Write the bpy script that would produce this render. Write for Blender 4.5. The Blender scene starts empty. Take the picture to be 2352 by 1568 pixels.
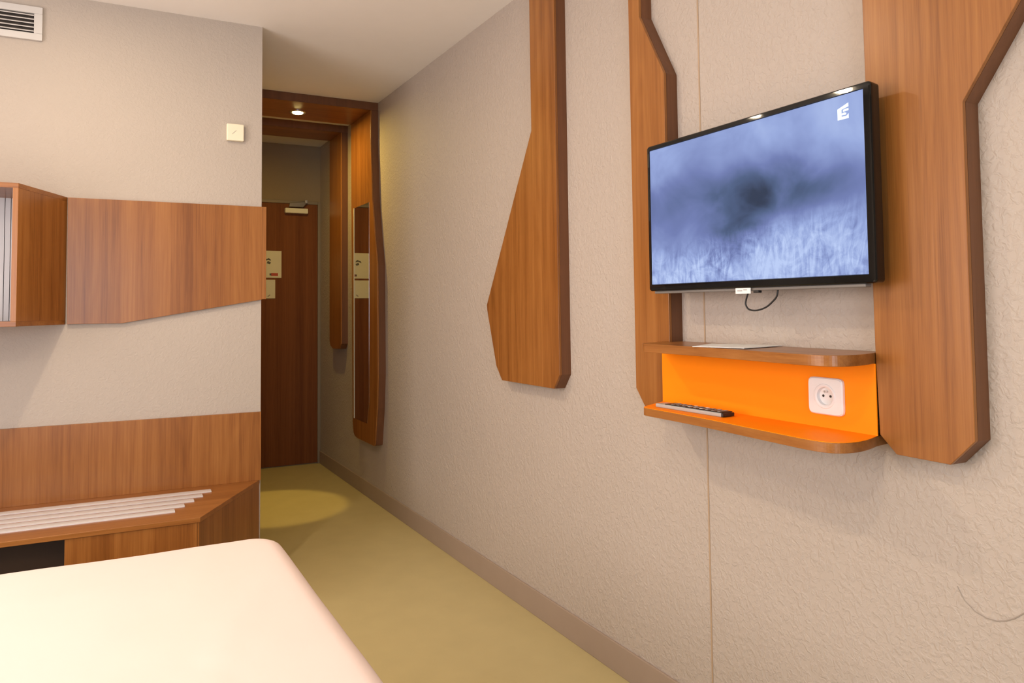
import bpy, bmesh, math, random
from mathutils import Matrix, Vector

random.seed(7)
S = bpy.context.scene
C = S.collection

# ------------------------------------------------------------------ camera
cam_d = bpy.data.cameras.new('camera')
cam = bpy.data.objects.new('camera', cam_d)
C.objects.link(cam)
cam_d.sensor_fit = 'HORIZONTAL'
cam_d.sensor_width = 36.0
cam_d.lens = 1719.74 / 2352 * 36.0
cam_d.shift_x = (1176 - 1101.95) / 2352
cam_d.shift_y = (627.98 - 784) / 2352
cam_d.clip_start = 0.02
R_ = (0.894271, -0.447440, -0.008736)
F_ = (0.447343, 0.893180, 0.045989)
U_ = (-0.012774, -0.045035, 0.998904)
cam.matrix_world = Matrix(((R_[0], U_[0], -F_[0], 0.0),
                           (R_[1], U_[1], -F_[1], 0.0),
                           (R_[2], U_[2], -F_[2], 1.202),
                           (0, 0, 0, 1)))
S.camera = cam

# ------------------------------------------------------------------ world, lights, exposure
S.view_settings.view_transform = 'Standard'
S.view_settings.look = 'None'
S.view_settings.exposure = 0.32
S.view_settings.gamma = 1.0
S.view_settings.use_curve_mapping = False
S.cycles.caustics_reflective = False
S.cycles.caustics_refractive = False

W = bpy.data.worlds.new('overcast_sky')
S.world = W
W.use_nodes = True
W.node_tree.nodes['Background'].inputs[0].default_value = (0.75, 0.87, 1.0, 1)
W.node_tree.nodes['Background'].inputs[1].default_value = 0.9

WARM = (1.0, 0.80, 0.56)
YELL = (1.0, 0.70, 0.17)


def area(name, loc, power, col, size, shape='DISK', size_y=None, rot=(0, 0, 0), spread=180):
    d = bpy.data.lights.new(name, 'AREA')
    d.energy = power
    d.color = col
    d.shape = shape
    d.size = size
    if size_y:
        d.size_y = size_y
    d.spread = math.radians(spread)
    o = bpy.data.objects.new(name, d)
    o.location = loc
    o.rotation_euler = rot
    C.objects.link(o)
    return o


def spot(name, loc, power, col, cone, blend, radius, rot=(0, 0, 0)):
    d = bpy.data.lights.new(name, 'SPOT')
    d.energy = power
    d.color = col
    d.spot_size = math.radians(cone)
    d.spot_blend = blend
    d.shadow_soft_size = radius
    o = bpy.data.objects.new(name, d)
    o.location = loc
    o.rotation_euler = rot
    C.objects.link(o)
    return o


LAMPS = [(-0.15, 0.42), (-0.88, 0.10), (-0.12, 2.32), (-0.12, 2.85)]
LAMP_W = [8.0, 12.5, 11.0, 1.5]
BEAM_W = [4.0, 8.0, 10.0, 1.0]
for (lx, ly), pw, bw in zip(LAMPS, LAMP_W, BEAM_W):
    area('downlight_spill', (lx, ly, 2.482), pw, WARM, 0.07)
    spot('downlight_beam', (lx, ly, 2.482), bw, WARM, 84, 0.9, 0.045)
# daylight through the window in the left wall
area('side_daylight', (-1.93, 1.65, 1.35), 74.0, (1.0, 0.85, 0.75), 1.75, 'RECTANGLE', 1.85, (0, math.radians(-90), 0))
# daylight through the window behind the photographer
area('window_daylight', (-0.75, -2.65, 1.35), 88.0, (0.72, 0.86, 1.0), 2.2, 'RECTANGLE', 1.7,
     (math.radians(90), 0, 0))
# spotlight in the portal
area('portal_beam', (1.076, 4.70, 2.430), 8.0, YELL, 0.06)
spot('portal_pool', (1.076, 4.70, 2.430), 60.0, YELL, 22, 0.3, 0.02, (0, math.radians(3), 0))

# ------------------------------------------------------------------ dimensions (metres)
XW = 1.527      # right wall
YB = 3.471      # partition behind the bench
YD = 5.88       # wall with the entrance door
XC = 0.632      # corner of the partition
ZC = 2.5        # ceiling
XL = -1.62      # left wall
YF = -2.40      # window wall

# ------------------------------------------------------------------ materials


def new_mat(name):
    m = bpy.data.materials.new(name)
    m.use_nodes = True
    nt = m.node_tree
    return m, nt, nt.nodes['Principled BSDF']


def N(nt, typ, **kw):
    n = nt.nodes.new(typ)
    for k, v in kw.items():
        setattr(n, k, v)
    return n


def plain(name, col, rough=0.5, metal=0.0, spec=0.5, emit=None, estr=1.0, var=0.04, vscale=12):
    m, nt, b = new_mat(name)
    b.inputs['Roughness'].default_value = rough
    b.inputs['Metallic'].default_value = metal
    b.inputs['Specular IOR Level'].default_value = spec
    tc = N(nt, 'ShaderNodeTexCoord')
    nz = N(nt, 'ShaderNodeTexNoise')
    nz.inputs['Scale'].default_value = vscale
    nz.inputs['Detail'].default_value = 3
    nt.links.new(tc.outputs['Object'], nz.inputs['Vector'])
    mx = N(nt, 'ShaderNodeMix', data_type='RGBA')
    mx.inputs[6].default_value = (*[c * (1 - var) for c in col], 1)
    mx.inputs[7].default_value = (*[min(1, c * (1 + var)) for c in col], 1)
    nt.links.new(nz.outputs['Fac'], mx.inputs[0])
    nt.links.new(mx.outputs[2], b.inputs['Base Color'])
    if emit:
        b.inputs['Emission Color'].default_value = (*emit, 1)
        b.inputs['Emission Strength'].default_value = estr
    return m


def textured_wall(name, col, bump=0.5, dist=0.004, scale=75):
    m, nt, b = new_mat(name)
    b.inputs['Roughness'].default_value = 0.62
    b.inputs['Specular IOR Level'].default_value = 0.25
    tc = N(nt, 'ShaderNodeTexCoord')
    n1 = N(nt, 'ShaderNodeTexNoise')
    n1.inputs['Scale'].default_value = scale
    n1.inputs['Detail'].default_value = 3.0
    n1.inputs['Roughness'].default_value = 0.5
    n1.inputs['Distortion'].default_value = 0.6
    n2 = N(nt, 'ShaderNodeTexNoise')
    n2.inputs['Scale'].default_value = scale * 0.35
    n2.inputs['Detail'].default_value = 2
    nt.links.new(tc.outputs['Object'], n1.inputs['Vector'])
    nt.links.new(tc.outputs['Object'], n2.inputs['Vector'])
    r = N(nt, 'ShaderNodeValToRGB')
    r.color_ramp.elements[0].position = 0.42
    r.color_ramp.elements[1].position = 0.66
    nt.links.new(n1.outputs['Fac'], r.inputs[0])
    ad = N(nt, 'ShaderNodeMath', operation='ADD')
    nt.links.new(r.outputs[0], ad.inputs[0])
    nt.links.new(n2.outputs['Fac'], ad.inputs[1])
    bp = N(nt, 'ShaderNodeBump')
    bp.inputs['Strength'].default_value = bump
    bp.inputs['Distance'].default_value = dist
    nt.links.new(ad.outputs[0], bp.inputs['Height'])
    nt.links.new(bp.outputs['Normal'], b.inputs['Normal'])
    n3 = N(nt, 'ShaderNodeTexNoise')
    n3.inputs['Scale'].default_value = 2.5
    nt.links.new(tc.outputs['Object'], n3.inputs['Vector'])
    mx = N(nt, 'ShaderNodeMix', data_type='RGBA')
    mx.inputs[6].default_value = (*[c * 0.97 for c in col], 1)
    mx.inputs[7].default_value = (*[c * 1.03 for c in col], 1)
    nt.links.new(n3.outputs['Fac'], mx.inputs[0])
    nt.links.new(mx.outputs[2], b.inputs['Base Color'])
    return m


def wood(name, dark, mid, light, axis='z', rough=0.31, spec=0.42, arches=0.5, staves=1.0):
    """laminate with fine straight grain running along one axis, broad bands and a few cathedral arches"""
    m, nt, b = new_mat(name)
    tc = N(nt, 'ShaderNodeTexCoord')
    oi = N(nt, 'ShaderNodeObjectInfo')
    mul = N(nt, 'ShaderNodeVectorMath', operation='SCALE')
    mul.inputs[0].default_value = (7.3, 3.1, 5.7)
    nt.links.new(oi.outputs['Random'], mul.inputs['Scale'])
    add = N(nt, 'ShaderNodeVectorMath', operation='ADD')
    nt.links.new(tc.outputs['Object'], add.inputs[0])
    nt.links.new(mul.outputs['Vector'], add.inputs[1])

    def noise(across, along, detail, rough_=0.55, distort=0.0):
        mp = N(nt, 'ShaderNodeMapping')
        sc = [across] * 3
        sc['xyz'.index(axis)] = along
        mp.inputs['Scale'].default_value = sc
        nt.links.new(add.outputs['Vector'], mp.inputs['Vector'])
        n = N(nt, 'ShaderNodeTexNoise')
        n.inputs['Scale'].default_value = 1.0
        n.inputs['Detail'].default_value = detail
        n.inputs['Roughness'].default_value = rough_
        n.inputs['Distortion'].default_value = distort
        nt.links.new(mp.outputs['Vector'], n.inputs['Vector'])
        return n.outputs['Fac']

    bands = noise(24, 0.35, 2)
    streak = noise(120, 1.6, 5, 0.65)
    pores = noise(420, 9, 2, 0.6)
    arch = noise(9, 0.9, 1.0, 0.4, 0.3)
    am = N(nt, 'ShaderNodeMath', operation='MULTIPLY')
    am.inputs[1].default_value = 55.0
    nt.links.new(arch, am.inputs[0])
    sn = N(nt, 'ShaderNodeMath', operation='SINE')
    nt.links.new(am.outputs[0], sn.inputs[0])

    def wsum(pairs):
        acc = None
        for sock, w in pairs:
            t = N(nt, 'ShaderNodeMath', operation='MULTIPLY')
            t.inputs[1].default_value = w
            nt.links.new(sock, t.inputs[0])
            if acc is None:
                acc = t
            else:
                a = N(nt, 'ShaderNodeMath', operation='ADD')
                nt.links.new(acc.outputs[0], a.inputs[0])
                nt.links.new(t.outputs[0], a.inputs[1])
                acc = a
        return acc.outputs[0]
    # joined staves: each strip about 65 mm wide has a tone of its own
    sx = N(nt, 'ShaderNodeSeparateXYZ')
    nt.links.new(add.outputs['Vector'], sx.inputs[0])
    ac = N(nt, 'ShaderNodeMath', operation='ADD')
    others = [a for a in 'XYZ' if a.lower() != axis]
    nt.links.new(sx.outputs[others[0]], ac.inputs[0])
    nt.links.new(sx.outputs[others[1]], ac.inputs[1])
    dv = N(nt, 'ShaderNodeMath', operation='MULTIPLY')
    dv.inputs[1].default_value = 1 / 0.065
    nt.links.new(ac.outputs[0], dv.inputs[0])
    fl = N(nt, 'ShaderNodeMath', operation='FLOOR')
    nt.links.new(dv.outputs[0], fl.inputs[0])
    wn = N(nt, 'ShaderNodeTexWhiteNoise', noise_dimensions='1D')
    nt.links.new(fl.outputs[0], wn.inputs['W'])
    cen = N(nt, 'ShaderNodeMath', operation='SUBTRACT')
    cen.inputs[1].default_value = 0.5
    nt.links.new(wn.outputs['Value'], cen.inputs[0])
    tot = wsum([(cen.outputs[0], 0.10 * staves), (bands, 0.44), (streak, 0.36), (pores, 0.24), (sn.outputs[0], 0.05 * arches)])
    rp = N(nt, 'ShaderNodeValToRGB')
    e = rp.color_ramp.elements
    e[0].position = 0.36
    e[0].color = (*dark, 1)
    e[1].position = 0.68
    e[1].color = (*light, 1)
    em = rp.color_ramp.elements.new(0.51)
    em.color = (*mid, 1)
    nt.links.new(tot, rp.inputs[0])
    nt.links.new(rp.outputs[0], b.inputs['Base Color'])
    b.inputs['Roughness'].default_value = rough
    b.inputs['Specular IOR Level'].default_value = spec
    bp = N(nt, 'ShaderNodeBump')
    bp.inputs['Strength'].default_value = 0.08
    bp.inputs['Distance'].default_value = 0.001
    nt.links.new(streak, bp.inputs['Height'])
    nt.links.new(bp.outputs['Normal'], b.inputs['Normal'])
    return m


WD = ((0.195, 0.066, 0.013), (0.280, 0.104, 0.023), (0.355, 0.145, 0.036))
M_wood = wood('walnut_laminate_upright', *WD, axis='z')
M_woodx = wood('walnut_laminate_lengthwise', *WD, axis='x')
M_woody = wood('walnut_laminate_shelf', *WD, axis='y', rough=0.3)
M_edge = wood('walnut_edge_dark', (0.125, 0.046, 0.017), (0.15, 0.056, 0.021), (0.175, 0.067, 0.026), axis='z', rough=0.45)  # board edges drawn in a darker brown than the faces
M_door = wood('dimmed_door_laminate', (0.125, 0.036, 0.009), (0.18, 0.055, 0.014), (0.23, 0.075, 0.02), axis='z', rough=0.6, spec=0.2, arches=0.2)  # walnut tone darkened to carry the corridor's low light; bed base reuses it
M_niche = plain('niche_shade_board', (0.035, 0.02, 0.014), 0.5)  # near-black colour paints in the shade inside the bench niche
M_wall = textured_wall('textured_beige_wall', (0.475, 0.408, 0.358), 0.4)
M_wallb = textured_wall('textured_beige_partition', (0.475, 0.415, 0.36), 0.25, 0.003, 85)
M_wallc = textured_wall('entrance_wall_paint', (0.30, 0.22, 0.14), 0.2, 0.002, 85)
M_ceil = plain('ceiling_paint', (0.92, 0.90, 0.87), 0.85, spec=0.1, var=0.015)
M_floor = plain('olive_vinyl_floor', (0.52, 0.435, 0.225), 0.45, spec=0.35, var=0.07, vscale=9)
M_base = plain('taupe_skirting', (0.36, 0.275, 0.22), 0.5)
M_seam = plain('tan_joint_strip', (0.42, 0.30, 0.20), 0.55)
M_white = plain('white_plastic', (0.80, 0.79, 0.78), 0.35)
M_vent = plain('shaded_white_metal', (0.60, 0.58, 0.56), 0.5)  # white metal greyed, with shade put into its colour
M_cream = plain('cream_plastic', (0.84, 0.78, 0.60), 0.4)
M_jamb = plain('taupe_frame_paint', (0.24, 0.185, 0.135), 0.5)
M_alu = plain('brushed_aluminium', (0.83, 0.83, 0.84), 0.28, metal=1.0, var=0.02)
M_rail = plain('satin_silver_rail', (0.80, 0.80, 0.82), 0.38, metal=0.45, var=0.02)
M_steel = plain('dark_steel', (0.22, 0.19, 0.16), 0.4, metal=0.8)
M_black = plain('gloss_black_plastic', (0.005, 0.005, 0.005), 0.035, spec=0.4)
M_matt = plain('matt_black_plastic', (0.012, 0.011, 0.011), 0.5)
M_grey = plain('silver_grey_plastic', (0.40, 0.38, 0.36), 0.4)
M_bar = plain('dull_grey_plastic', (0.17, 0.155, 0.145), 0.45)
M_dark = plain('void_shade', (0.03, 0.022, 0.018), 0.8)  # near-black paints the shade in the duct and the contact holes
M_orange = plain('orange_laminate', (1.0, 0.27, 0.004), 0.55, spec=0.15, var=0.015)
M_linen = plain('white_bed_linen', (0.72, 0.60, 0.57), 0.85, spec=0.1, var=0.01)
M_paper = plain('white_paper', (0.82, 0.81, 0.80), 0.6, var=0.02)
M_slat = plain('pale_grey_slat', (0.56, 0.56, 0.58), 0.5)
M_card = plain('cream_card', (0.72, 0.66, 0.52), 0.55)
M_red = plain('red_print', (0.45, 0.06, 0.03), 0.6)
M_ink = plain('dark_print', (0.10, 0.085, 0.06), 0.6)
M_greyink = plain('grey_print', (0.42, 0.41, 0.42), 0.6)
M_btn = plain('grey_rubber_button', (0.30, 0.27, 0.25), 0.6)
M_btnl = plain('pale_rubber_button', (0.75, 0.72, 0.68), 0.6)
M_lens = plain('lamp_lens_warm', (1, 0.9, 0.7), 0.4, emit=(1.0, 0.88, 0.66), estr=8)
M_lensy = plain('lamp_lens_yellow', (1, 0.9, 0.6), 0.4, emit=(1.0, 0.78, 0.26), estr=28)
M_logo = plain('screen_logo_white', (0.1, 0.1, 0.1), 0.4, emit=(0.76, 0.87, 1.0), estr=1.0)
M_bolt = plain('warm_grey_plastic', (0.33, 0.28, 0.24), 0.5)

m, nt, b = new_mat('mirror_glass')
b.inputs['Base Color'].default_value = (0.86, 0.87, 0.84, 1)
b.inputs['Metallic'].default_value = 1.0
b.inputs['Roughness'].default_value = 0.015
M_mirror = m

m, nt, b = new_mat('window_pane_glass')
nt.nodes.remove(b)
tr = N(nt, 'ShaderNodeBsdfTransparent')
gl = N(nt, 'ShaderNodeBsdfGlossy')
gl.inputs['Roughness'].default_value = 0.02
mx = N(nt, 'ShaderNodeMixShader')
mx.inputs[0].default_value = 0.06
nt.links.new(tr.outputs[0], mx.inputs[1])
nt.links.new(gl.outputs[0], mx.inputs[2])
nt.links.new(mx.outputs[0], nt.nodes['Material Output'].inputs[0])
M_glass = m


def screen_mat(w, h):
    """television picture: blue drifting smoke, a dark plume right of centre, pale grasses along the bottom"""
    m, nt, b = new_mat('television_picture')
    L = nt.links.new
    tc = N(nt, 'ShaderNodeTexCoord')
    sp = N(nt, 'ShaderNodeSeparateXYZ')
    L(tc.outputs['Object'], sp.inputs[0])

    def mth(op, a, b_=None, clamp=False):
        n = N(nt, 'ShaderNodeMath', operation=op)
        n.use_clamp = clamp
        for i, v in enumerate((a, b_)):
            if v is None:
                continue
            if isinstance(v, (int, float)):
                n.inputs[i].default_value = v
            else:
                L(v, n.inputs[i])
        return n.outputs[0]
    u = mth('ADD', mth('MULTIPLY', sp.outputs['Y'], -1.0 / w), 0.5)   # 0 left .. 1 right
    v = mth('ADD', mth('MULTIPLY', sp.outputs['Z'], 1.0 / h), 0.5)    # 0 bottom .. 1 top
    cb = N(nt, 'ShaderNodeCombineXYZ')
    L(u, cb.inputs[0])
    L(v, cb.inputs[1])

    def noise(sx, sy, detail, dist=0.0, off=0.0, rough=0.5):
        mp = N(nt, 'ShaderNodeMapping')
        mp.inputs['Scale'].default_value = (sx, sy, 1)
        mp.inputs['Location'].default_value = (off, off * 0.7, off)
        L(cb.outputs[0], mp.inputs['Vector'])
        n = N(nt, 'ShaderNodeTexNoise')
        n.inputs['Scale'].default_value = 1
        n.inputs['Detail'].default_value = detail
        n.inputs['Distortion'].default_value = dist
        n.inputs['Roughness'].default_value = rough
        L(mp.outputs[0], n.inputs['Vector'])
        return n.outputs['Fac']

    def blob(cu, cv, su, sv):
        a = mth('POWER', mth('MULTIPLY', mth('ADD', u, -cu), 1 / su), 2.0)
        c = mth('POWER', mth('MULTIPLY', mth('ADD', v, -cv), 1 / sv), 2.0)
        return mth('POWER', 2.718, mth('MULTIPLY', mth('ADD', a, c), -1.0))
    cloud = noise(3.4, 2.0, 4, 0.5, 3.1)
    base = mth('ADD', mth('MULTIPLY', cloud, 0.75), 0.17)
    for cu, cv, su, sv, a in ((0.90, 0.88, 0.45, 0.34, 0.24), (0.06, 0.88, 0.16, 0.26, 0.18), (0.40, 0.88, 0.14, 0.24, 0.14),
                              (0.92, 0.16, 0.42, 0.24, 0.20), (0.20, 0.04, 0.45, 0.16, 0.18)):
        base = mth('ADD', base, mth('MULTIPLY', blob(cu, cv, su, sv), a))
    warp = mth('MULTIPLY', mth('ADD', noise(5, 4, 4, 0.6, 9.0), -0.5), 2.2)
    dk = None
    for cu, cv, su, sv, a in ((0.61, 0.57, 0.20, 0.17, 0.92), (0.50, 0.36, 0.13, 0.15, 0.6), (0.12, 0.60, 0.14, 0.16, 0.42), (0.36, 0.50, 0.16, 0.18, 0.22), (0.86, 0.52, 0.16, 0.12, 0.34)):
        q = mth('MULTIPLY', blob(cu, cv, su, sv), a)
        dk = q if dk is None else mth('ADD', dk, q)
    dk = mth('MULTIPLY', dk, mth('ADD', 1.0, warp))
    base = mth('SUBTRACT', base, mth('MULTIPLY', dk, 0.43))
    # grasses
    g1 = noise(24, 3.4, 4, 2.2, 5.0, 0.6)
    g2 = noise(8, 6.0, 5, 2.4, 1.0, 0.65)
    patch = noise(5, 3.0, 2, 0.5, 12.0)
    edge = mth('ADD', 0.30, mth('MULTIPLY', u, 0.16))
    low = mth('MULTIPLY', mth('SUBTRACT', edge, v), 4.5, True)
    st = mth('MULTIPLY', mth('SUBTRACT', mth('ADD', mth('MULTIPLY', g1, 0.5), mth('MULTIPLY', g2, 0.5)), 0.46), 1.9)
    st = mth('MULTIPLY', st, mth('ADD', 0.35, patch))
    base = mth('ADD', base, mth('MULTIPLY', st, low))
    rp = N(nt, 'ShaderNodeValToRGB')
    els = rp.color_ramp.elements
    els[0].position = 0.0
    els[0].color = (0.020, 0.036, 0.075, 1)
    els[1].position = 1.0
    els[1].color = (0.46, 0.57, 0.86, 1)
    for p, c in ((0.25, (0.065, 0.105, 0.215, 1)), (0.5, (0.145, 0.19, 0.42, 1)), (0.75, (0.285, 0.37, 0.67, 1))):
        q = els.new(p)
        q.color = c
    L(base, rp.inputs[0])
    b.inputs['Base Color'].default_value = (0.01, 0.01, 0.012, 1)
    b.inputs['Roughness'].default_value = 0.25
    b.inputs['Specular IOR Level'].default_value = 0.08
    L(rp.outputs[0], b.inputs['Emission Color'])
    b.inputs['Emission Strength'].default_value = 0.85
    return m


# ------------------------------------------------------------------ helpers
def box_bm(x0, x1, y0, y1, z0, z1, bm=None):
    bm = bm or bmesh.new()
    vs = [bm.verts.new((x, y, z)) for x in (x0, x1) for y in (y0, y1) for z in (z0, z1)]
    for f in ((0, 1, 3, 2), (4, 6, 7, 5), (0, 4, 5, 1), (2, 3, 7, 6), (0, 2, 6, 4), (1, 5, 7, 3)):
        bm.faces.new([vs[i] for i in f])
    return bm


def prism_bm(pts, axis, a, b_, bm=None):
    """extrude a 2D outline between a and b_ along axis; pts are the two other axes in x,y,z order"""
    bm = bm or bmesh.new()

    def P(p, t):
        if axis == 'x':
            return (t, p[0], p[1])
        if axis == 'y':
            return (p[0], t, p[1])
        return (p[0], p[1], t)
    va = [bm.verts.new(P(p, a)) for p in pts]
    vb = [bm.verts.new(P(p, b_)) for p in pts]
    n = len(pts)
    bm.faces.new(va)
    bm.faces.new(list(reversed(vb)))
    for i in range(n):
        bm.faces.new((va[i], vb[i], vb[(i + 1) % n], va[(i + 1) % n]))
    return bm


def ring_bm(rings, cap_start=False, cap_end=True, bm=None):
    """bridge successive rings of 3D points (same count)"""
    bm = bm or bmesh.new()
    rv = [[bm.verts.new(p) for p in r] for r in rings]
    n = len(rv[0])
    for r0, r1 in zip(rv, rv[1:]):
        for i in range(n):
            bm.faces.new((r0[i], r0[(i + 1) % n], r1[(i + 1) % n], r1[i]))
    if cap_start:
        bm.faces.new(rv[0])
    if cap_end:
        bm.faces.new(rv[-1])
    return bm


def tube_bm(pts, r, seg=10, bm=None):
    pts = [Vector(p) for p in pts]
    rings = []
    up = Vector((0.3, 0.5, 0.8)).normalized()
    for i, p in enumerate(pts):
        t = (pts[min(i + 1, len(pts) - 1)] - pts[max(i - 1, 0)]).normalized()
        a = t.cross(up).normalized()
        c = t.cross(a).normalized()
        rings.append([p + a * r * math.cos(2 * math.pi * k / seg) + c * r * math.sin(2 * math.pi * k / seg) for k in range(seg)])
    return ring_bm(rings, True, True, bm)


def disc_rings(cx, cy, prof, seg=40):
    return [[(cx + r * math.cos(2 * math.pi * k / seg), cy + r * math.sin(2 * math.pi * k / seg), z) for k in range(seg)] for r, z in prof]


def thing(name, label, cat, loc=(0, 0, 0), group=None):
    o = bpy.data.objects.new(name, None)
    o.empty_display_size = 0.05
    o.location = loc
    C.objects.link(o)
    o['label'] = label
    o['category'] = cat
    if group:
        o['group'] = group
    return o


def world_loc(o):
    p = Vector((0, 0, 0))
    while o is not None:
        p += o.location
        o = o.parent
    return p


def obj(name, bm, mat, parent=None, origin=None, bevel=0.0, smooth=False, label=None, segs=2):
    """link a bmesh given in world coordinates as one object"""
    bmesh.ops.recalc_face_normals(bm, faces=bm.faces)
    base = world_loc(parent) if parent else Vector((0, 0, 0))
    org = Vector(origin) if origin is not None else base
    bm.transform(Matrix.Translation(-org))
    me = bpy.data.meshes.new(name)
    bm.to_mesh(me)
    bm.free()
    me.materials.append(mat)
    if smooth:
        for p in me.polygons:
            p.use_smooth = True
    o = bpy.data.objects.new(name, me)
    C.objects.link(o)
    if parent:
        o.parent = parent
    o.location = org - base
    if bevel:
        md = o.modifiers.new('bevel', 'BEVEL')
        md.width = bevel
        md.segments = segs
        md.limit_method = 'ANGLE'
        md.angle_limit = math.radians(30)
    if label:
        o['label'] = label
    return o


def tag(o, label, cat, group=None):
    o['label'] = label
    o['category'] = cat
    if group:
        o['group'] = group
    return o


def struct(name, bm, mat, parent=None, bevel=0.0, origin=None):
    o = obj(name, bm, mat, parent, bevel=bevel, origin=origin)
    if parent is None:
        o['kind'] = 'structure'
    return o


# ------------------------------------------------------------------ the setting
struct('floor', box_bm(XL - 0.1, XW + 0.1, YF - 0.1, YD + 0.15, -0.1, 0.0), M_floor)
struct('ceiling', box_bm(XL - 0.1, XW + 0.1, YF - 0.1, YD + 0.15, ZC, ZC + 0.1), M_ceil)
wr = struct('wall_right', box_bm(XW, XW + 0.1, YF - 0.1, YD + 0.15, 0, ZC), M_wall)
ly0, ly1, lz0, lz1 = 0.75, 2.55, 0.70, 2.15
struct('wall_left', box_bm(XL - 0.1, XL, YF - 0.1, ly0, 0, ZC, box_bm(XL - 0.1, XL, ly1, YB + 0.1, 0, ZC,
       box_bm(XL - 0.1, XL, ly0, ly1, 0, lz0, box_bm(XL - 0.1, XL, ly0, ly1, lz1, ZC)))), M_wall)
struct('wall_back', box_bm(XL, XC, YB, YB + 0.1, 0, ZC), M_wallb)
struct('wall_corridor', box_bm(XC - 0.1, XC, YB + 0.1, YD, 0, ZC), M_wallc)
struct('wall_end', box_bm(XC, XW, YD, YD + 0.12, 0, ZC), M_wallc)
struct('baseboard_right', box_bm(XW - 0.009, XW, YF, YD, 0, 0.097), M_base, bevel=0.002)
# tan joint between two sheets of wall covering
struct('trim_1', box_bm(XW - 0.0015, XW, 1.6195, 1.6245, 0.097, ZC), M_seam)
# a curved scuff low on the right wall
sc = [(0.935, 0.640), (0.922, 0.617), (0.902, 0.602), (0.880, 0.597), (0.863, 0.598), (0.845, 0.605), (0.831, 0.614), (0.814, 0.630)]
obj('scuff_mark', tube_bm([(XW - 0.0003, y, z) for y, z in sc], 0.0011, 6), M_bolt, wr, label='thin curved scuff on the wall covering')
# window wall behind the photographer
wx0, wx1, wz0, wz1 = -1.55, 0.25, 0.55, 2.15
wf = struct('wall_front', box_bm(XL, wx0, YF - 0.1, YF, 0, ZC, box_bm(wx1, XW, YF - 0.1, YF, 0, ZC,
            box_bm(wx0, wx1, YF - 0.1, YF, 0, wz0, box_bm(wx0, wx1, YF - 0.1, YF, wz1, ZC)))), M_wall)
wn = bpy.data.objects.new('window_1', None)
wn['kind'] = 'structure'
wn.location = ((wx0 + wx1) / 2, YF - 0.06, wz0)
C.objects.link(wn)
t = 0.05
fb = box_bm(wx0, wx0 + t, YF - 0.09, YF - 0.03, wz0, wz1)
box_bm(wx1 - t, wx1, YF - 0.09, YF - 0.03, wz0, wz1, fb)
box_bm(wx0 + t, wx1 - t, YF - 0.09, YF - 0.03, wz0, wz0 + t, fb)
box_bm(wx0 + t, wx1 - t, YF - 0.09, YF - 0.03, wz1 - t, wz1, fb)
box_bm(-0.675, -0.625, YF - 0.09, YF - 0.03, wz0 + t, wz1 - t, fb)
obj('window_frame', fb, M_white, wn)
for a, b_ in ((wx0 + t, -0.675), (-0.625, wx1 - t)):
    obj('pane', box_bm(a, b_, YF - 0.064, YF - 0.058, wz0 + t, wz1 - t), M_glass, wn)

wn = bpy.data.objects.new('window_2', None)
wn['kind'] = 'structure'
wn.location = (XL - 0.06, (ly0 + ly1) / 2, lz0)
C.objects.link(wn)
lm = (ly0 + ly1) / 2
fb = box_bm(XL - 0.09, XL - 0.03, ly0, ly0 + t, lz0, lz1)
box_bm(XL - 0.09, XL - 0.03, ly1 - t, ly1, lz0, lz1, fb)
box_bm(XL - 0.09, XL - 0.03, ly0 + t, ly1 - t, lz0, lz0 + t, fb)
box_bm(XL - 0.09, XL - 0.03, ly0 + t, ly1 - t, lz1 - t, lz1, fb)
box_bm(XL - 0.09, XL - 0.03, lm - 0.025, lm + 0.025, lz0 + t, lz1 - t, fb)
obj('window_frame', fb, M_white, wn)
for a, b_ in ((ly0 + t, lm - 0.025), (lm + 0.025, ly1 - t)):
    obj('pane', box_bm(XL - 0.064, XL - 0.058, a, b_, lz0 + t, lz1 - t), M_glass, wn)

# entrance door at the end of the corridor
dr = bpy.data.objects.new('door_1', None)
dr['kind'] = 'structure'
dr.location = (1.09, YD, 0)
C.objects.link(dr)
obj('door_leaf', box_bm(0.690, 1.503, YD - 0.012, YD, 0.008, 2.030), M_door, dr, bevel=0.002)
for a, b_, c, d in ((1.503, XW, 0, 2.055), (XC, 0.690, 0, 2.055), (0.690, 1.503, 2.030, 2.055)):
    obj('door_jamb', box_bm(a, b_, YD - 0.02, YD, c, d), M_jamb, dr, bevel=0.003)
cl = obj('door_closer', box_bm(1.240, 1.418, YD - 0.055, YD - 0.012, 1.952, 1.992), M_cream, dr, bevel=0.006, label='cream overhead door closer body')
obj('closer_arm', prism_bm([(1.270, 2.000), (1.275, 2.030), (1.395, 2.048), (1.405, 2.030), (1.380, 2.000)], 'y', YD - 0.050, YD - 0.036), M_steel, cl, bevel=0.003, label='dark folded steel arm')
obj('closer_bracket', box_bm(1.396, 1.414, YD - 0.050, YD - 0.020, 2.034, 2.060), M_alu, cl, bevel=0.002)

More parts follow.
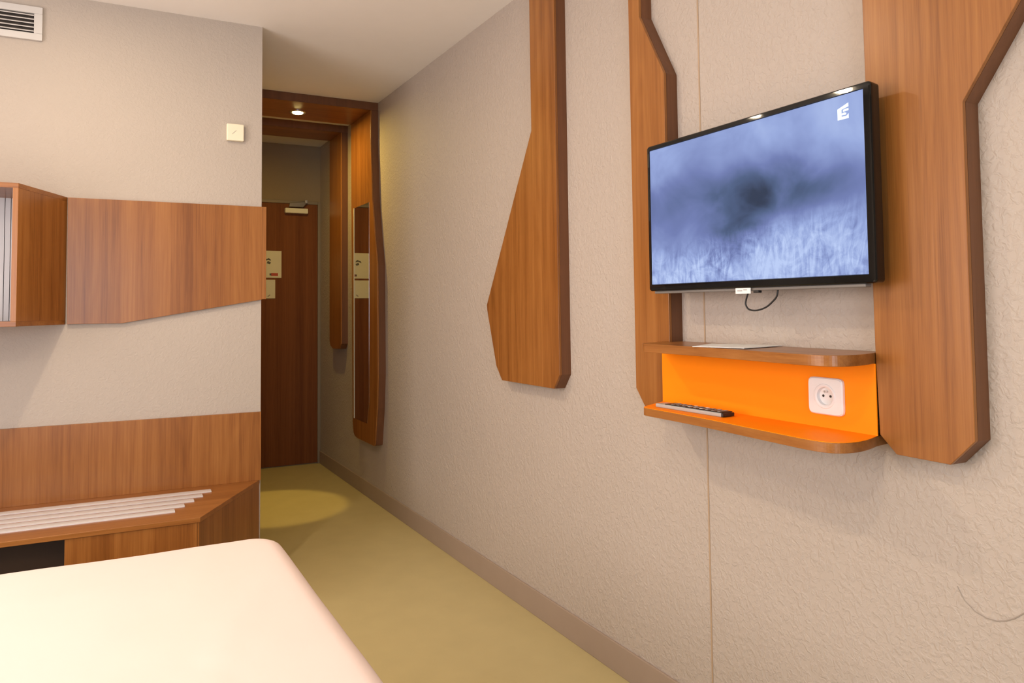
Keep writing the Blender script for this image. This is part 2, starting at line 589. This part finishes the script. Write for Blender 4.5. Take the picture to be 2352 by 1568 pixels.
# ------------------------------------------------------------------ right wall: boards
TF = 0.05
GRP = None
A = [(2.318, ZC - 0.002), (2.311, 0.957), (2.351, 0.904), (2.752, 0.902), (2.801, 0.958), (2.880, 1.190), (2.884, 1.215), (2.491, 1.890), (2.496, ZC - 0.002)]
B = [(1.827, ZC - 0.002), (1.827, 2.104), (1.717, 1.895), (1.714, 0.945), (1.752, 0.899), (1.833, 0.899), (1.873, 0.951), (1.880, ZC - 0.002)]
Cc = [(1.068, ZC - 0.002), (1.061, 1.117), (1.056, 0.926), (1.020, 0.890), (0.909, 0.889), (0.861, 0.941), (0.860, 1.592), (0.757, 1.750), (0.47, 2.19), (0.47, ZC - 0.002)]
for pts, lab in ((A, 'narrow walnut wall board widening into a bulge lower down, standing alone left of the television'),
                 (B, 'slim walnut wall board passing behind the left edge of the television'),
                 (Cc, 'broad walnut wall board at the right edge of the television, flaring out towards the ceiling')):
    t = thing('wood_wall_board', lab, 'wall board', (XW, sum(p[0] for p in pts) / len(pts), min(p[1] for p in pts)))
    obj('board_face', prism_bm(pts, 'x', XW - TF, XW - TF + 0.010), M_wood, t, bevel=0.0012)
    obj('board_edge', prism_bm(pts, 'x', XW - TF + 0.010, XW), M_edge, t, label='darker brown edge')

# ------------------------------------------------------------------ portals in the corridor
def portal(label, leg, y0, y1):
    t = thing('wood_portal', label, 'portal', (XW, (y0 + y1) / 2, leg_min(leg)))
    obj('soffit_board', box_bm(XC, XW, y0 + 0.006, y1, 2.450, ZC), M_woodx, t)
    obj('soffit_edge', box_bm(XC, XW, y0, y0 + 0.0058, 2.450, ZC), M_edge, t, label='darker brown edge')
    obj('side_board', prism_bm(leg, 'x', XW - TF, XW - TF + 0.008), M_wood, t, bevel=0.0012)
    obj('side_edge', prism_bm(leg, 'x', XW - TF + 0.008, XW), M_edge, t, label='darker brown edge')
    return t


def leg_min(leg):
    return min(p[1] for p in leg)


leg1 = [(4.461, 2.449), (4.462, 2.236), (4.431, 1.875), (4.385, 1.66), (4.338, 1.470), (4.331, 0.807), (4.350, 0.60), (4.391, 0.376),
        (4.410, 0.368), (4.733, 0.366), (4.795, 0.371), (4.828, 0.390), (4.846, 0.45), (4.857, 0.941), (4.880, 2.449)]
p1 = portal('near walnut portal with a lamp in its soffit and a tall mirror', leg1, 4.461, 4.880)
obj('mirror', prism_bm([(4.492, 1.872), (4.500, 0.62), (4.54, 0.487), (4.805, 0.487), (4.803, 1.872)], 'x', XW - TF - 0.0008, XW - TF), M_mirror, p1, label='tall narrow wall mirror')
obj('mirror_edge', box_bm(XW - TF - 0.0035, XW - TF, 4.806, 4.814, 0.487, 1.872), M_card, p1, label='matte cream strip standing in for the bright mirror edge')  # cream colour stands in for the bright sliver beside the mirror
leg2 = [(5.121, 2.449), (5.121, 0.962), (5.160, 0.924), (5.330, 0.919), (5.395, 0.938), (5.417, 0.975), (5.419, 2.449)]
portal('far walnut portal nearest the entrance door, with one short side board', leg2, 5.121, 5.419)

# lamps
def downlight(x, y, z, label, lens, group=None):
    t = thing('ceiling_spotlight', label, 'lamp', (x, y, z), group)
    obj('trim_ring', ring_bm(disc_rings(x, y, [(0.036, z), (0.050, z), (0.050, z - 0.004), (0.046, z - 0.007), (0.034, z - 0.005), (0.034, z)]), False, False), M_alu, t, smooth=False)
    obj('lens', ring_bm(disc_rings(x, y, [(0.034, z), (0.034, z - 0.005), (0.031, z - 0.009), (0.022, z - 0.012), (0.010, z - 0.013)]), True, True), lens, t)
    return t


downlight(1.076, 4.70, 2.450, 'glowing round spotlight in the soffit of the near portal', M_lensy)
for (x, y), lab in zip(LAMPS, ('ceiling spotlight between the bed and the television wall', 'ceiling spotlight nearest the rear window', 'ceiling spotlight above the foot end of the bed', 'ceiling spotlight between the bed and the luggage bench')):
    downlight(x, y, ZC, lab, M_lens)

# ------------------------------------------------------------------ shelf unit under the television
sh = thing('wall_shelf', 'open two-level walnut shelf with orange lining, mounted under the television', 'shelf', (1.475, 1.40, 0.90))
front = [(1.4765, 1.748), (1.362, 1.690), (1.344, 1.676), (1.343, 1.640), (1.342, 1.460), (1.330, 1.304), (1.320, 1.180), (1.314, 1.090),
         (1.330, 1.048), (1.375, 1.036), (1.425, 1.045), (1.4765, 1.063)]
for _ in range(3):      # round the corners by cutting them three times
    q = [front[0]]
    for p0, p1 in zip(front, front[1:]):
        q += [(0.75 * p0[0] + 0.25 * p1[0], 0.75 * p0[1] + 0.25 * p1[1]), (0.25 * p0[0] + 0.75 * p1[0], 0.25 * p0[1] + 0.75 * p1[1])]
    front = q + [front[-1]]
out = front + [(1.525, 1.072), (1.525, 1.711), (1.4765, 1.711)]
obj('bottom_board', prism_bm(out, 'z', 0.900, 0.9212), M_woody, sh, bevel=0.001)
obj('orange_lining', prism_bm([(x + 0.0008, y) for x, y in front], 'z', 0.9213, 0.9225), M_orange, sh, label='orange laminate on the lower board')
obj('back_panel', box_bm(1.4742, 1.4766, 1.0600, 1.746, 0.9226, 1.0755), M_orange, sh, label='orange back panel')
obj('top_board', prism_bm(out, 'z', 1.0757, 1.099), M_woody, sh, bevel=0.001)

# leaflets on top of the shelf
for k, (cx, cy, sx, sy, a, z, lab) in enumerate((
        (1.424, 1.465, 0.083, 0.042, 0.52, 1.0992, 'white paper leaflet lying on top of the shelf, nearer the left board'),
        (1.428, 1.375, 0.084, 0.048, 0.20, 1.1006, 'white paper leaflet on the shelf top, overlapping the other leaflet on its right'))):
    bm = box_bm(-sx, sx, -sy, sy, 0, 0.0013)
    bm.transform(Matrix.Translation((cx, cy, z)) @ Matrix.Rotation(a, 4, 'Z'))
    tag(obj('leaflet', bm, M_paper, origin=(cx, cy, z)), lab, 'leaflet')

# power socket
def socket():
    cy, cz, x = 1.1815, 0.995, 1.4742
    t = thing('power_socket', 'square white power socket on the orange back panel of the shelf', 'socket', (x, cy, cz))
    n = 64

    def sq(hy, hz, r, xx):
        pts = []
        for k in range(n):
            a = 2 * math.pi * (k + 0.5) / n
            c, s = math.cos(a), math.sin(a)
            q = 1.0 / (abs(c) ** 9 + abs(s) ** 9) ** (1 / 9)
            pts.append((xx, cy + hy * q * c, cz + hz * q * s))
        return pts

    def ci(r, xx):
        return [(xx, cy + r * math.cos(2 * math.pi * (k + 0.5) / n), cz + r * math.sin(2 * math.pi * (k + 0.5) / n)) for k in range(n)]
    obj('socket_plate', ring_bm([sq(0.0455, 0.042, 0, x), sq(0.0455, 0.042, 0, x - 0.006), sq(0.043, 0.0395, 0, x - 0.009),
                                 ci(0.0285, x - 0.009), ci(0.0270, x - 0.0105), ci(0.0235, x - 0.0105), ci(0.0205, x - 0.009)], False, False), M_white, t)
    obj('socket_well', ring_bm([ci(0.0205, x - 0.009), ci(0.0195, x - 0.0012), ci(0.008, x - 0.0008)], False, True), M_white, t)
    pin = [[(xx, cy + 0.0026 * math.cos(2 * math.pi * k / 14), cz + 0.0105 + 0.0026 * math.sin(2 * math.pi * k / 14)) for k in range(14)] for xx in (x - 0.001, x - 0.009)]
    obj('earth_pin', ring_bm(pin, False, True), M_alu, t)
    for s in (-1, 1):
        h = [[(xx, cy + s * 0.0095 + 0.0029 * math.cos(2 * math.pi * k / 14), cz + 0.0029 * math.sin(2 * math.pi * k / 14)) for k in range(14)] for xx in (x - 0.0008, x - 0.0016)]
        obj('contact_hole', ring_bm(h, False, True), M_dark, t)  # dark disc painted in place of a shaded hole
    return t


socket()

# remote control
def remote():
    cx, cy, z0 = 1.402, 1.540, 0.9226
    rot = Matrix.Translation((cx, cy, z0)) @ Matrix.Rotation(0.045, 4, 'Z')
    t = thing('remote_control', 'long grey remote control with a black key pad lying on the orange shelf', 'remote control', (cx, cy, z0))

    def put(name, bm, mat, bevel=0.0, label=None):
        bm.transform(rot)
        return obj(name, bm, mat, t, bevel=bevel, label=label)
    hw, hl = 0.0215, 0.122
    put('remote_body', box_bm(-hw, hw, -hl + 0.006, hl, 0, 0.0105), M_grey, 0.003)
    put('remote_nose', box_bm(-hw + 0.0005, hw - 0.0005, -hl, -hl + 0.006, 0.001, 0.0105), M_matt, 0.002, 'black infrared window at the end')
    put('key_pad', box_bm(-hw + 0.0025, hw - 0.001, -hl + 0.006, hl - 0.035, 0.0105, 0.0125), M_matt, 0.001, 'black key pad')
    for r in range(9):
        for c in range(3):
            x = (c - 1) * 0.0115
            y = -hl + 0.020 + r * 0.0205
            put('button', box_bm(x - 0.0038, x + 0.0038, y - 0.0045, y + 0.0045, 0.0125, 0.0140),
                M_btnl if (r in (3, 5) and c != 1) else M_btn, 0.001)


remote()

# ------------------------------------------------------------------ television
def television():
    xf, y0, y1, z0, z1 = 1.407, 1.005, 1.715, 1.247, 1.664
    t = thing('television', 'flat television with a black frame on the right wall showing blue smoke', 'television', (xf, (y0 + y1) / 2, (z0 + z1) / 2))
    sy0, sy1, sz0, sz1 = 1.0205, 1.704, 1.2655, 1.651

    def rect(x, a0, a1, b0, b1, r, seg=6):
        pts = []
        for (cy, cz, s) in ((a1 - r, b1 - r, 0), (a0 + r, b1 - r, 1), (a0 + r, b0 + r, 2), (a1 - r, b0 + r, 3)):
            for k in range(seg + 1):
                a = math.pi / 2 * (s + k / seg)
                pts.append((x, cy + r * math.cos(a), cz + r * math.sin(a)))
        return pts
    rings = [rect(xf + 0.030, y0, y1, z0, z1, 0.008), rect(xf + 0.008, y0 - 0.002, y1 + 0.002, z0 - 0.001, z1 + 0.002, 0.009),
             rect(xf + 0.004, y0 - 0.0018, y1 + 0.0018, z0 - 0.001, z1 + 0.0018, 0.009), rect(xf + 0.0012, y0, y1, z0 + 0.0005, z1, 0.008),
             rect(xf + 0.0003, y0 + 0.0022, y1 - 0.0022, z0 + 0.0022, z1 - 0.0022, 0.007),
             rect(xf - 0.0005, sy0 - 0.0016, sy1 + 0.0016, sz0 - 0.0016, sz1 + 0.0016, 0.002),
             rect(xf + 0.003, sy0, sy1, sz0, sz1, 0.001)]
    obj('bezel', ring_bm(rings, True, False), M_black, t)
    w, h = sy1 - sy0, sz1 - sz0
    oc = (xf + 0.002, (sy0 + sy1) / 2, (sz0 + sz1) / 2)
    scr = obj('screen', box_bm(xf + 0.0015, xf + 0.003, sy0, sy1, sz0, sz1), screen_mat(w, h), t, origin=oc)
    # channel emblem: a notched house-like block with a small figure inside, built as strokes
    def ly(q):
        return 1.0815 - q * 0.0265

    def lz(q):
        return 1.5985 + q * 0.029
    x0, x1 = xf + 0.0006, xf + 0.0014
    bm = bmesh.new()
    for poly in ([(0, 0), (1, 0), (1, 0.34), (0.82, 0.2), (0.36, 0.2), (0.36, 0.74), (1, 0.86), (1, 1.14), (0, 0.82)],
                 [(0.52, 0.55), (1, 0.58), (1, 0.74), (0.52, 0.70)],
                 [(0.36, 0.32), (0.76, 0.30), (0.80, 0.42), (0.64, 0.48), (0.36, 0.44)]):
        prism_bm([(ly(a), lz(c)) for a, c in poly], 'x', x0, x1, bm)
    obj('channel_emblem', bm, M_logo, scr, label='small white channel emblem in the picture corner')
    obj('rear_shell', box_bm(xf + 0.030, xf + 0.062, y0 + 0.03, y1 - 0.03, z0 + 0.02, z1 - 0.03), M_matt, t, bevel=0.008)
    # recessed silver bar along the bottom
    obj('lower_bar', box_bm(xf + 0.006, xf + 0.026, 1.032, 1.700, z0 - 0.0085, z0 - 0.001), M_bar, t, bevel=0.002, label='silver grey bar under the frame')
    tb = obj('label_tag', box_bm(xf - 0.001, xf + 0.0005, 1.336, 1.384, 1.2315, 1.2455), M_paper, t, label='small white sticker hanging below the frame')
    for a, b_, zz in ((1.378, 1.362, 1.2375), (1.358, 1.347, 1.2395)):
        obj('faint_print', box_bm(xf - 0.0014, xf - 0.001, b_, a, zz, zz + 0.003), M_greyink, tb)
    obj('control_stick', box_bm(xf + 0.004, xf + 0.016, 1.316, 1.332, z0 - 0.014, z0 - 0.0085), M_matt, t, bevel=0.001)
    pts = []
    key = [(1.372, 1.236), (1.381, 1.214), (1.381, 1.203), (1.372, 1.193), (1.355, 1.190), (1.336, 1.192), (1.315, 1.199), (1.296, 1.212), (1.284, 1.224), (1.280, 1.240)]
    for i in range(len(key) - 1):
        p0, p1_, p2, p3 = key[max(i - 1, 0)], key[i], key[i + 1], key[min(i + 2, len(key) - 1)]
        for k in range(5):
            u = k / 5
            q = [0.5 * (2 * p1_[j] + (p2[j] - p0[j]) * u + (2 * p0[j] - 5 * p1_[j] + 4 * p2[j] - p3[j]) * u * u + (3 * p1_[j] - p0[j] - 3 * p2[j] + p3[j]) * u ** 3) for j in (0, 1)]
            pts.append((xf + 0.030, *q))
    pts.append((xf + 0.030, *key[-1]))
    obj('cable', tube_bm(pts, 0.0021, 10), M_matt, t, smooth=True, label='black cable hanging in a loop')
    obj('wall_bracket', box_bm(xf + 0.060, XW, 1.26, 1.46, 1.36, 1.56), M_steel, t, bevel=0.003)


television()

# ------------------------------------------------------------------ partition wall: vent, control, panels
def vent():
    x0, x1, z0, z1 = -0.72, -0.240, 2.297, 2.434
    i0, i1, j0, j1 = x0 + 0.03, -0.270, 2.325, 2.406
    t = thing('vent_grille', 'white air vent grille high on the wall near the ceiling', 'vent', ((x0 + x1) / 2, YB, z0))
    yf = YB - 0.014
    bm = box_bm(x0, x1, yf, YB, j1, z1)
    box_bm(x0, x1, yf, YB, z0, j0, bm)
    box_bm(x0, i0, yf, YB, j0, j1, bm)
    box_bm(i1, x1, yf, YB, j0, j1, bm)
    obj('vent_frame', bm, M_vent, t, bevel=0.002)
    obj('duct_shade', box_bm(i0, i1, YB - 0.002, YB - 0.0005, j0, j1), M_dark, t)  # dark sheet on the wall, painted shade behind the slats
    n = 5
    for k in range(n):
        z = j0 + (k + 0.6) * (j1 - j0) / n
        bm = box_bm(i0, i1, -0.006, 0.006, -0.0016, 0.0016)
        bm.transform(Matrix.Translation((0, yf + 0.006, z)) @ Matrix.Rotation(math.radians(28), 4, 'X'))
        obj('slat', bm, M_vent, t)


vent()

t = thing('wall_control', 'small square cream control box on the wall near the corner', 'wall control', (0.513, YB, 1.958))
obj('control_box', box_bm(0.476, 0.550, YB - 0.022, YB, 1.958, 2.034), M_cream, t, bevel=0.004)
bm = box_bm(-0.012, 0.012, -0.0005, 0, -0.001, 0.001)
bm.transform(Matrix.Translation((0.508, YB - 0.022, 1.996)) @ Matrix.Rotation(math.radians(-45), 4, 'Y'))
obj('diagonal_mark', bm, M_bolt, t)

yf = YB - 0.016
t = thing('wood_wall_panel', 'wide walnut panel with a slanting lower edge on the wall below the control box', 'wall panel', (0.25, YB, 1.15))
obj('front_board', prism_bm([(-0.140, 1.666), (0.6325, 1.668), (0.6325, 1.2485), (0.065, 1.152), (-0.136, 1.151)], 'y', yf, YB), M_wood, t, bevel=0.001)
obj('return_board', prism_bm([(yf, 1.668), (YB + 0.40, 1.668), (YB + 0.40, 1.30), (yf, 1.2505)], 'x', 0.6327, 0.6505), M_wood, t, bevel=0.001, label='end board wrapping round the corner')

# open display box at the far left
def display_box():
    xl = -1.05
    z0, z1, tk = 1.150, 1.668, 0.018
    y0, yb = 3.150, YB
    fr, br = -0.284, -0.141          # right side: front and rear outer x
    t = thing('wall_display_box', 'open walnut box with a splayed side on the wall, pale grey slats inside', 'wall box', ((xl + fr) / 2, YB, z0))
    obj('side_board', prism_bm([(fr, y0), (fr - tk, y0), (br - tk, yb), (br, yb)], 'z', z0 + tk, z1 - tk), M_wood, t, bevel=0.0008)
    obj('side_board', box_bm(xl, xl + tk, y0, yb, z0 + tk, z1 - tk), M_wood, t, bevel=0.0008)
    pl = [(xl, y0), (fr, y0), (br, yb), (xl, yb)]
    obj('top_board', prism_bm(pl, 'z', z1 - tk, z1), M_woodx, t, bevel=0.0008)
    obj('bottom_board', prism_bm(pl, 'z', z0, z0 + tk), M_woodx, t, bevel=0.0008)
    x = br - tk - 0.014
    k = 0
    while x - 0.019 > xl + tk:
        obj('slat', box_bm(x - 0.019, x - 0.0012, yb - 0.024, yb - 0.006, z0 + tk, z1 - tk), M_slat, t)
        x -= 0.0202
        k += 1


display_box()

# luggage bench
def bench():
    xl = -1.45
    ft, zt, tk = 2.947, 0.4455, 0.018
    t = thing('luggage_bench', 'low walnut luggage bench with five metal rails against the wall', 'bench', (-0.4, YB, 0))
    ybk = YB - 0.016
    obj('back_board', box_bm(xl, 0.6315, ybk, YB, zt, 0.7475), M_wood, t, bevel=0.001)
    obj('top_board', prism_bm([(xl, ft), (0.323, ft), (0.6295, YB), (xl, YB)], 'z', zt - tk, zt), M_woodx, t, bevel=0.0015)
    obj('front_board', box_bm(-0.112, 0.314, ft + 0.004, ft + 0.022, 0, zt - tk), M_wood, t, bevel=0.001)
    obj('end_board', prism_bm([(0.3195, ft + 0.004), (0.6275, YB), (0.607, YB), (0.3145, ft + 0.030), (0.3145, ft + 0.004)], 'z', 0, zt - tk), M_wood, t, bevel=0.001, label='slanted end of the bench')
    obj('niche_side', box_bm(-0.112, -0.094, ft + 0.022, ybk - 0.005, 0, zt - tk), M_niche, t)
    obj('niche_back', box_bm(xl, -0.112, ft + 0.10, ft + 0.118, 0, zt - tk), M_niche, t, label='near-black board painting in the shade of the niche')
    ys = (3.355, 3.2855, 3.219, 3.153, 3.087)
    xe = (0.408, 0.367, 0.327, 0.286, 0.246)
    for y, x in zip(ys, xe):
        w = 0.0235
        prof = [(-w, 0), (-w, 0.0025), (-w * 0.6, 0.0048), (0, 0.0055), (w * 0.6, 0.0048), (w, 0.0025), (w, 0)]
        bm = prism_bm([(y + a, zt + c) for a, c in prof], 'x', -1.40, x)
        obj('metal_rail', bm, M_rail, t)


bench()

# ------------------------------------------------------------------ bed
def bed():
    x0, x1, y0, y1 = -1.56, 0.468, 0.66, 2.275
    zt = 0.552
    t = thing('bed', 'bed with a smooth white sheet in front of the bench', 'bed', ((x0 + x1) / 2, (y0 + y1) / 2, 0))
    nu, nv = 150, 120
    r = 0.055
    bm = bmesh.new()

    def prof(s, lo, hi):
        """s in 0..1 along an arc: down side, over the top, down the other side; returns position and drop"""
        drop_len = 0.36
        arc = math.pi / 2 * r
        total = 2 * drop_len + 2 * arc + (hi - lo - 2 * r)
        d = s * total
        if d < drop_len:
            return lo, drop_len - d + r
        d -= drop_len
        if d < arc:
            a = d / r
            return lo + r - r * math.cos(a), r - r * math.sin(a)
        d -= arc
        flat = hi - lo - 2 * r
        if d < flat:
            return lo + r + d, 0.0
        d -= flat
        if d < arc:
            a = d / r
            return hi - r + r * math.sin(a), r - r * math.cos(a)
        d -= arc
        return hi, r + d
    # top surface: grid in plan with rounded plan corners, then rolled over the edge
    from mathutils import noise as mnoise
    cx, cy = (x0 + x1) / 2, (y0 + y1) / 2
    hx, hy = (x1 - x0) / 2, (y1 - y0) / 2
    rc = 0.075
    rings = []
    n = 240

    def outline(ins):
        """rounded rectangle inset by ins, sampled with n points"""
        ax, ay = hx - ins, hy - ins
        rr = max(rc - ins * 0.3, 0.012)
        rr = min(rr, ax, ay)
        pts = []
        per = n // 4
        for s, (sx, sy) in enumerate(((1, 1), (-1, 1), (-1, -1), (1, -1))):
            ox, oy = sx * (ax - rr), sy * (ay - rr)
            q = per // 3
            for k in range(q):
                a = math.pi / 2 * (s + k / q)
                pts.append((cx + ox + rr * math.cos(a), cy + oy + rr * math.sin(a)))
            nx_ = ((-1, 1), (-1, -1), (1, -1), (1, 1))[s]
            ex, ey = nx_[0] * (ax - rr), nx_[1] * (ay - rr)
            a = math.pi / 2 * (s + 1)
            p0 = (cx + ox + rr * math.cos(a), cy + oy + rr * math.sin(a))
            p1 = (cx + ex + rr * math.cos(a), cy + ey + rr * math.sin(a))
            m_ = per - q
            for k in range(m_):
                u = k / m_
                pts.append((p0[0] + (p1[0] - p0[0]) * u, p0[1] + (p1[1] - p0[1]) * u))
        return pts
    levels = [(0.0, 0.20), (-0.004, 0.30), (0.0, 0.40), (0.0, zt - r)]
    for k in range(1, 9):
        a = math.pi / 2 * k / 8
        levels.append((r - r * math.cos(a), zt - r + r * math.sin(a)))
    ins = r
    while ins < hy - 0.03:
        ins += 0.03
        levels.append((min(ins, hy - 0.015), zt))
    for ins, z in levels:
        ring = []
        for (px, py) in outline(ins):
            v = Vector((px * 1.6, py * 1.6, z * 2))
            dz = 0.0035 * mnoise.noise(v * 1.3) + 0.0018 * mnoise.noise(v * 4.0)
            # a few long soft pulls in the cloth
            for (fx, fy, ang, ln, amp, wd) in ((0.17, 1.38, 1.35, 0.32, 0.0035, 0.012), (0.30, 1.75, 1.2, 0.25, 0.002, 0.014), (-0.35, 1.95, 0.15, 0.3, 0.0025, 0.02)):
                dx, dy = px - fx, py - fy
                al = dx * math.cos(ang) + dy * math.sin(ang)
                ac = -dx * math.sin(ang) + dy * math.cos(ang)
                dz += amp * math.exp(-(al / ln) ** 2) * math.exp(-(ac / wd) ** 2)
            ring.append((px, py, z + dz))
        rings.append(ring)
    ring_bm(rings, True, True, bm)
    obj('sheet_covered_mattress', bm, M_linen, t, smooth=True, label='mattress under a tightly pulled white sheet')
    obj('bed_base', box_bm(x0 + 0.03, x1 - 0.03, y0 + 0.03, y1 - 0.03, 0.08, 0.199), M_door, t, bevel=0.004)
    for sx in (x0 + 0.12, x1 - 0.12):
        for sy in (y0 + 0.12, y1 - 0.12):
            obj('leg', box_bm(sx - 0.03, sx + 0.03, sy - 0.03, sy + 0.03, 0, 0.08), M_matt, t)


bed()

# ------------------------------------------------------------------ notices on the door
yd = YD - 0.012
t = thing('door_notice', 'cream notice with a dark symbol and a red bar, upper card on the entrance door', 'notice', (1.09, yd, 1.449))
obj('notice_card', box_bm(0.965, 1.220, yd - 0.003, yd, 1.449, 1.656), M_card, t)
bm = bmesh.new()
for poly in ([(1.090, 1.575), (1.118, 1.585), (1.124, 1.598), (1.098, 1.592)],
             [(1.108, 1.560), (1.132, 1.552), (1.140, 1.566), (1.116, 1.578)],
             [(1.118, 1.585), (1.140, 1.580), (1.136, 1.592), (1.122, 1.600)]):
    prism_bm(poly, 'y', yd - 0.0042, yd - 0.003, bm)
obj('printed_symbol', bm, M_ink, t)
obj('red_bar', box_bm(1.142, 1.194, yd - 0.0042, yd - 0.003, 1.464, 1.484), M_red, t)
obj('bar_end_print', box_bm(1.130, 1.142, yd - 0.0042, yd - 0.003, 1.466, 1.482), M_ink, t)  # short dark print at the end of the red bar
t = thing('door_notice', 'smaller cream card just below the notice on the entrance door', 'notice', (1.08, yd, 1.290))
obj('notice_card', box_bm(0.985, 1.173, yd - 0.003, yd, 1.290, 1.434), M_card, t)
obj('printed_mark', prism_bm([(1.110, 1.306), (1.124, 1.303), (1.138, 1.316), (1.130, 1.320), (1.120, 1.310)], 'y', yd - 0.0042, yd - 0.003), M_bolt, t)
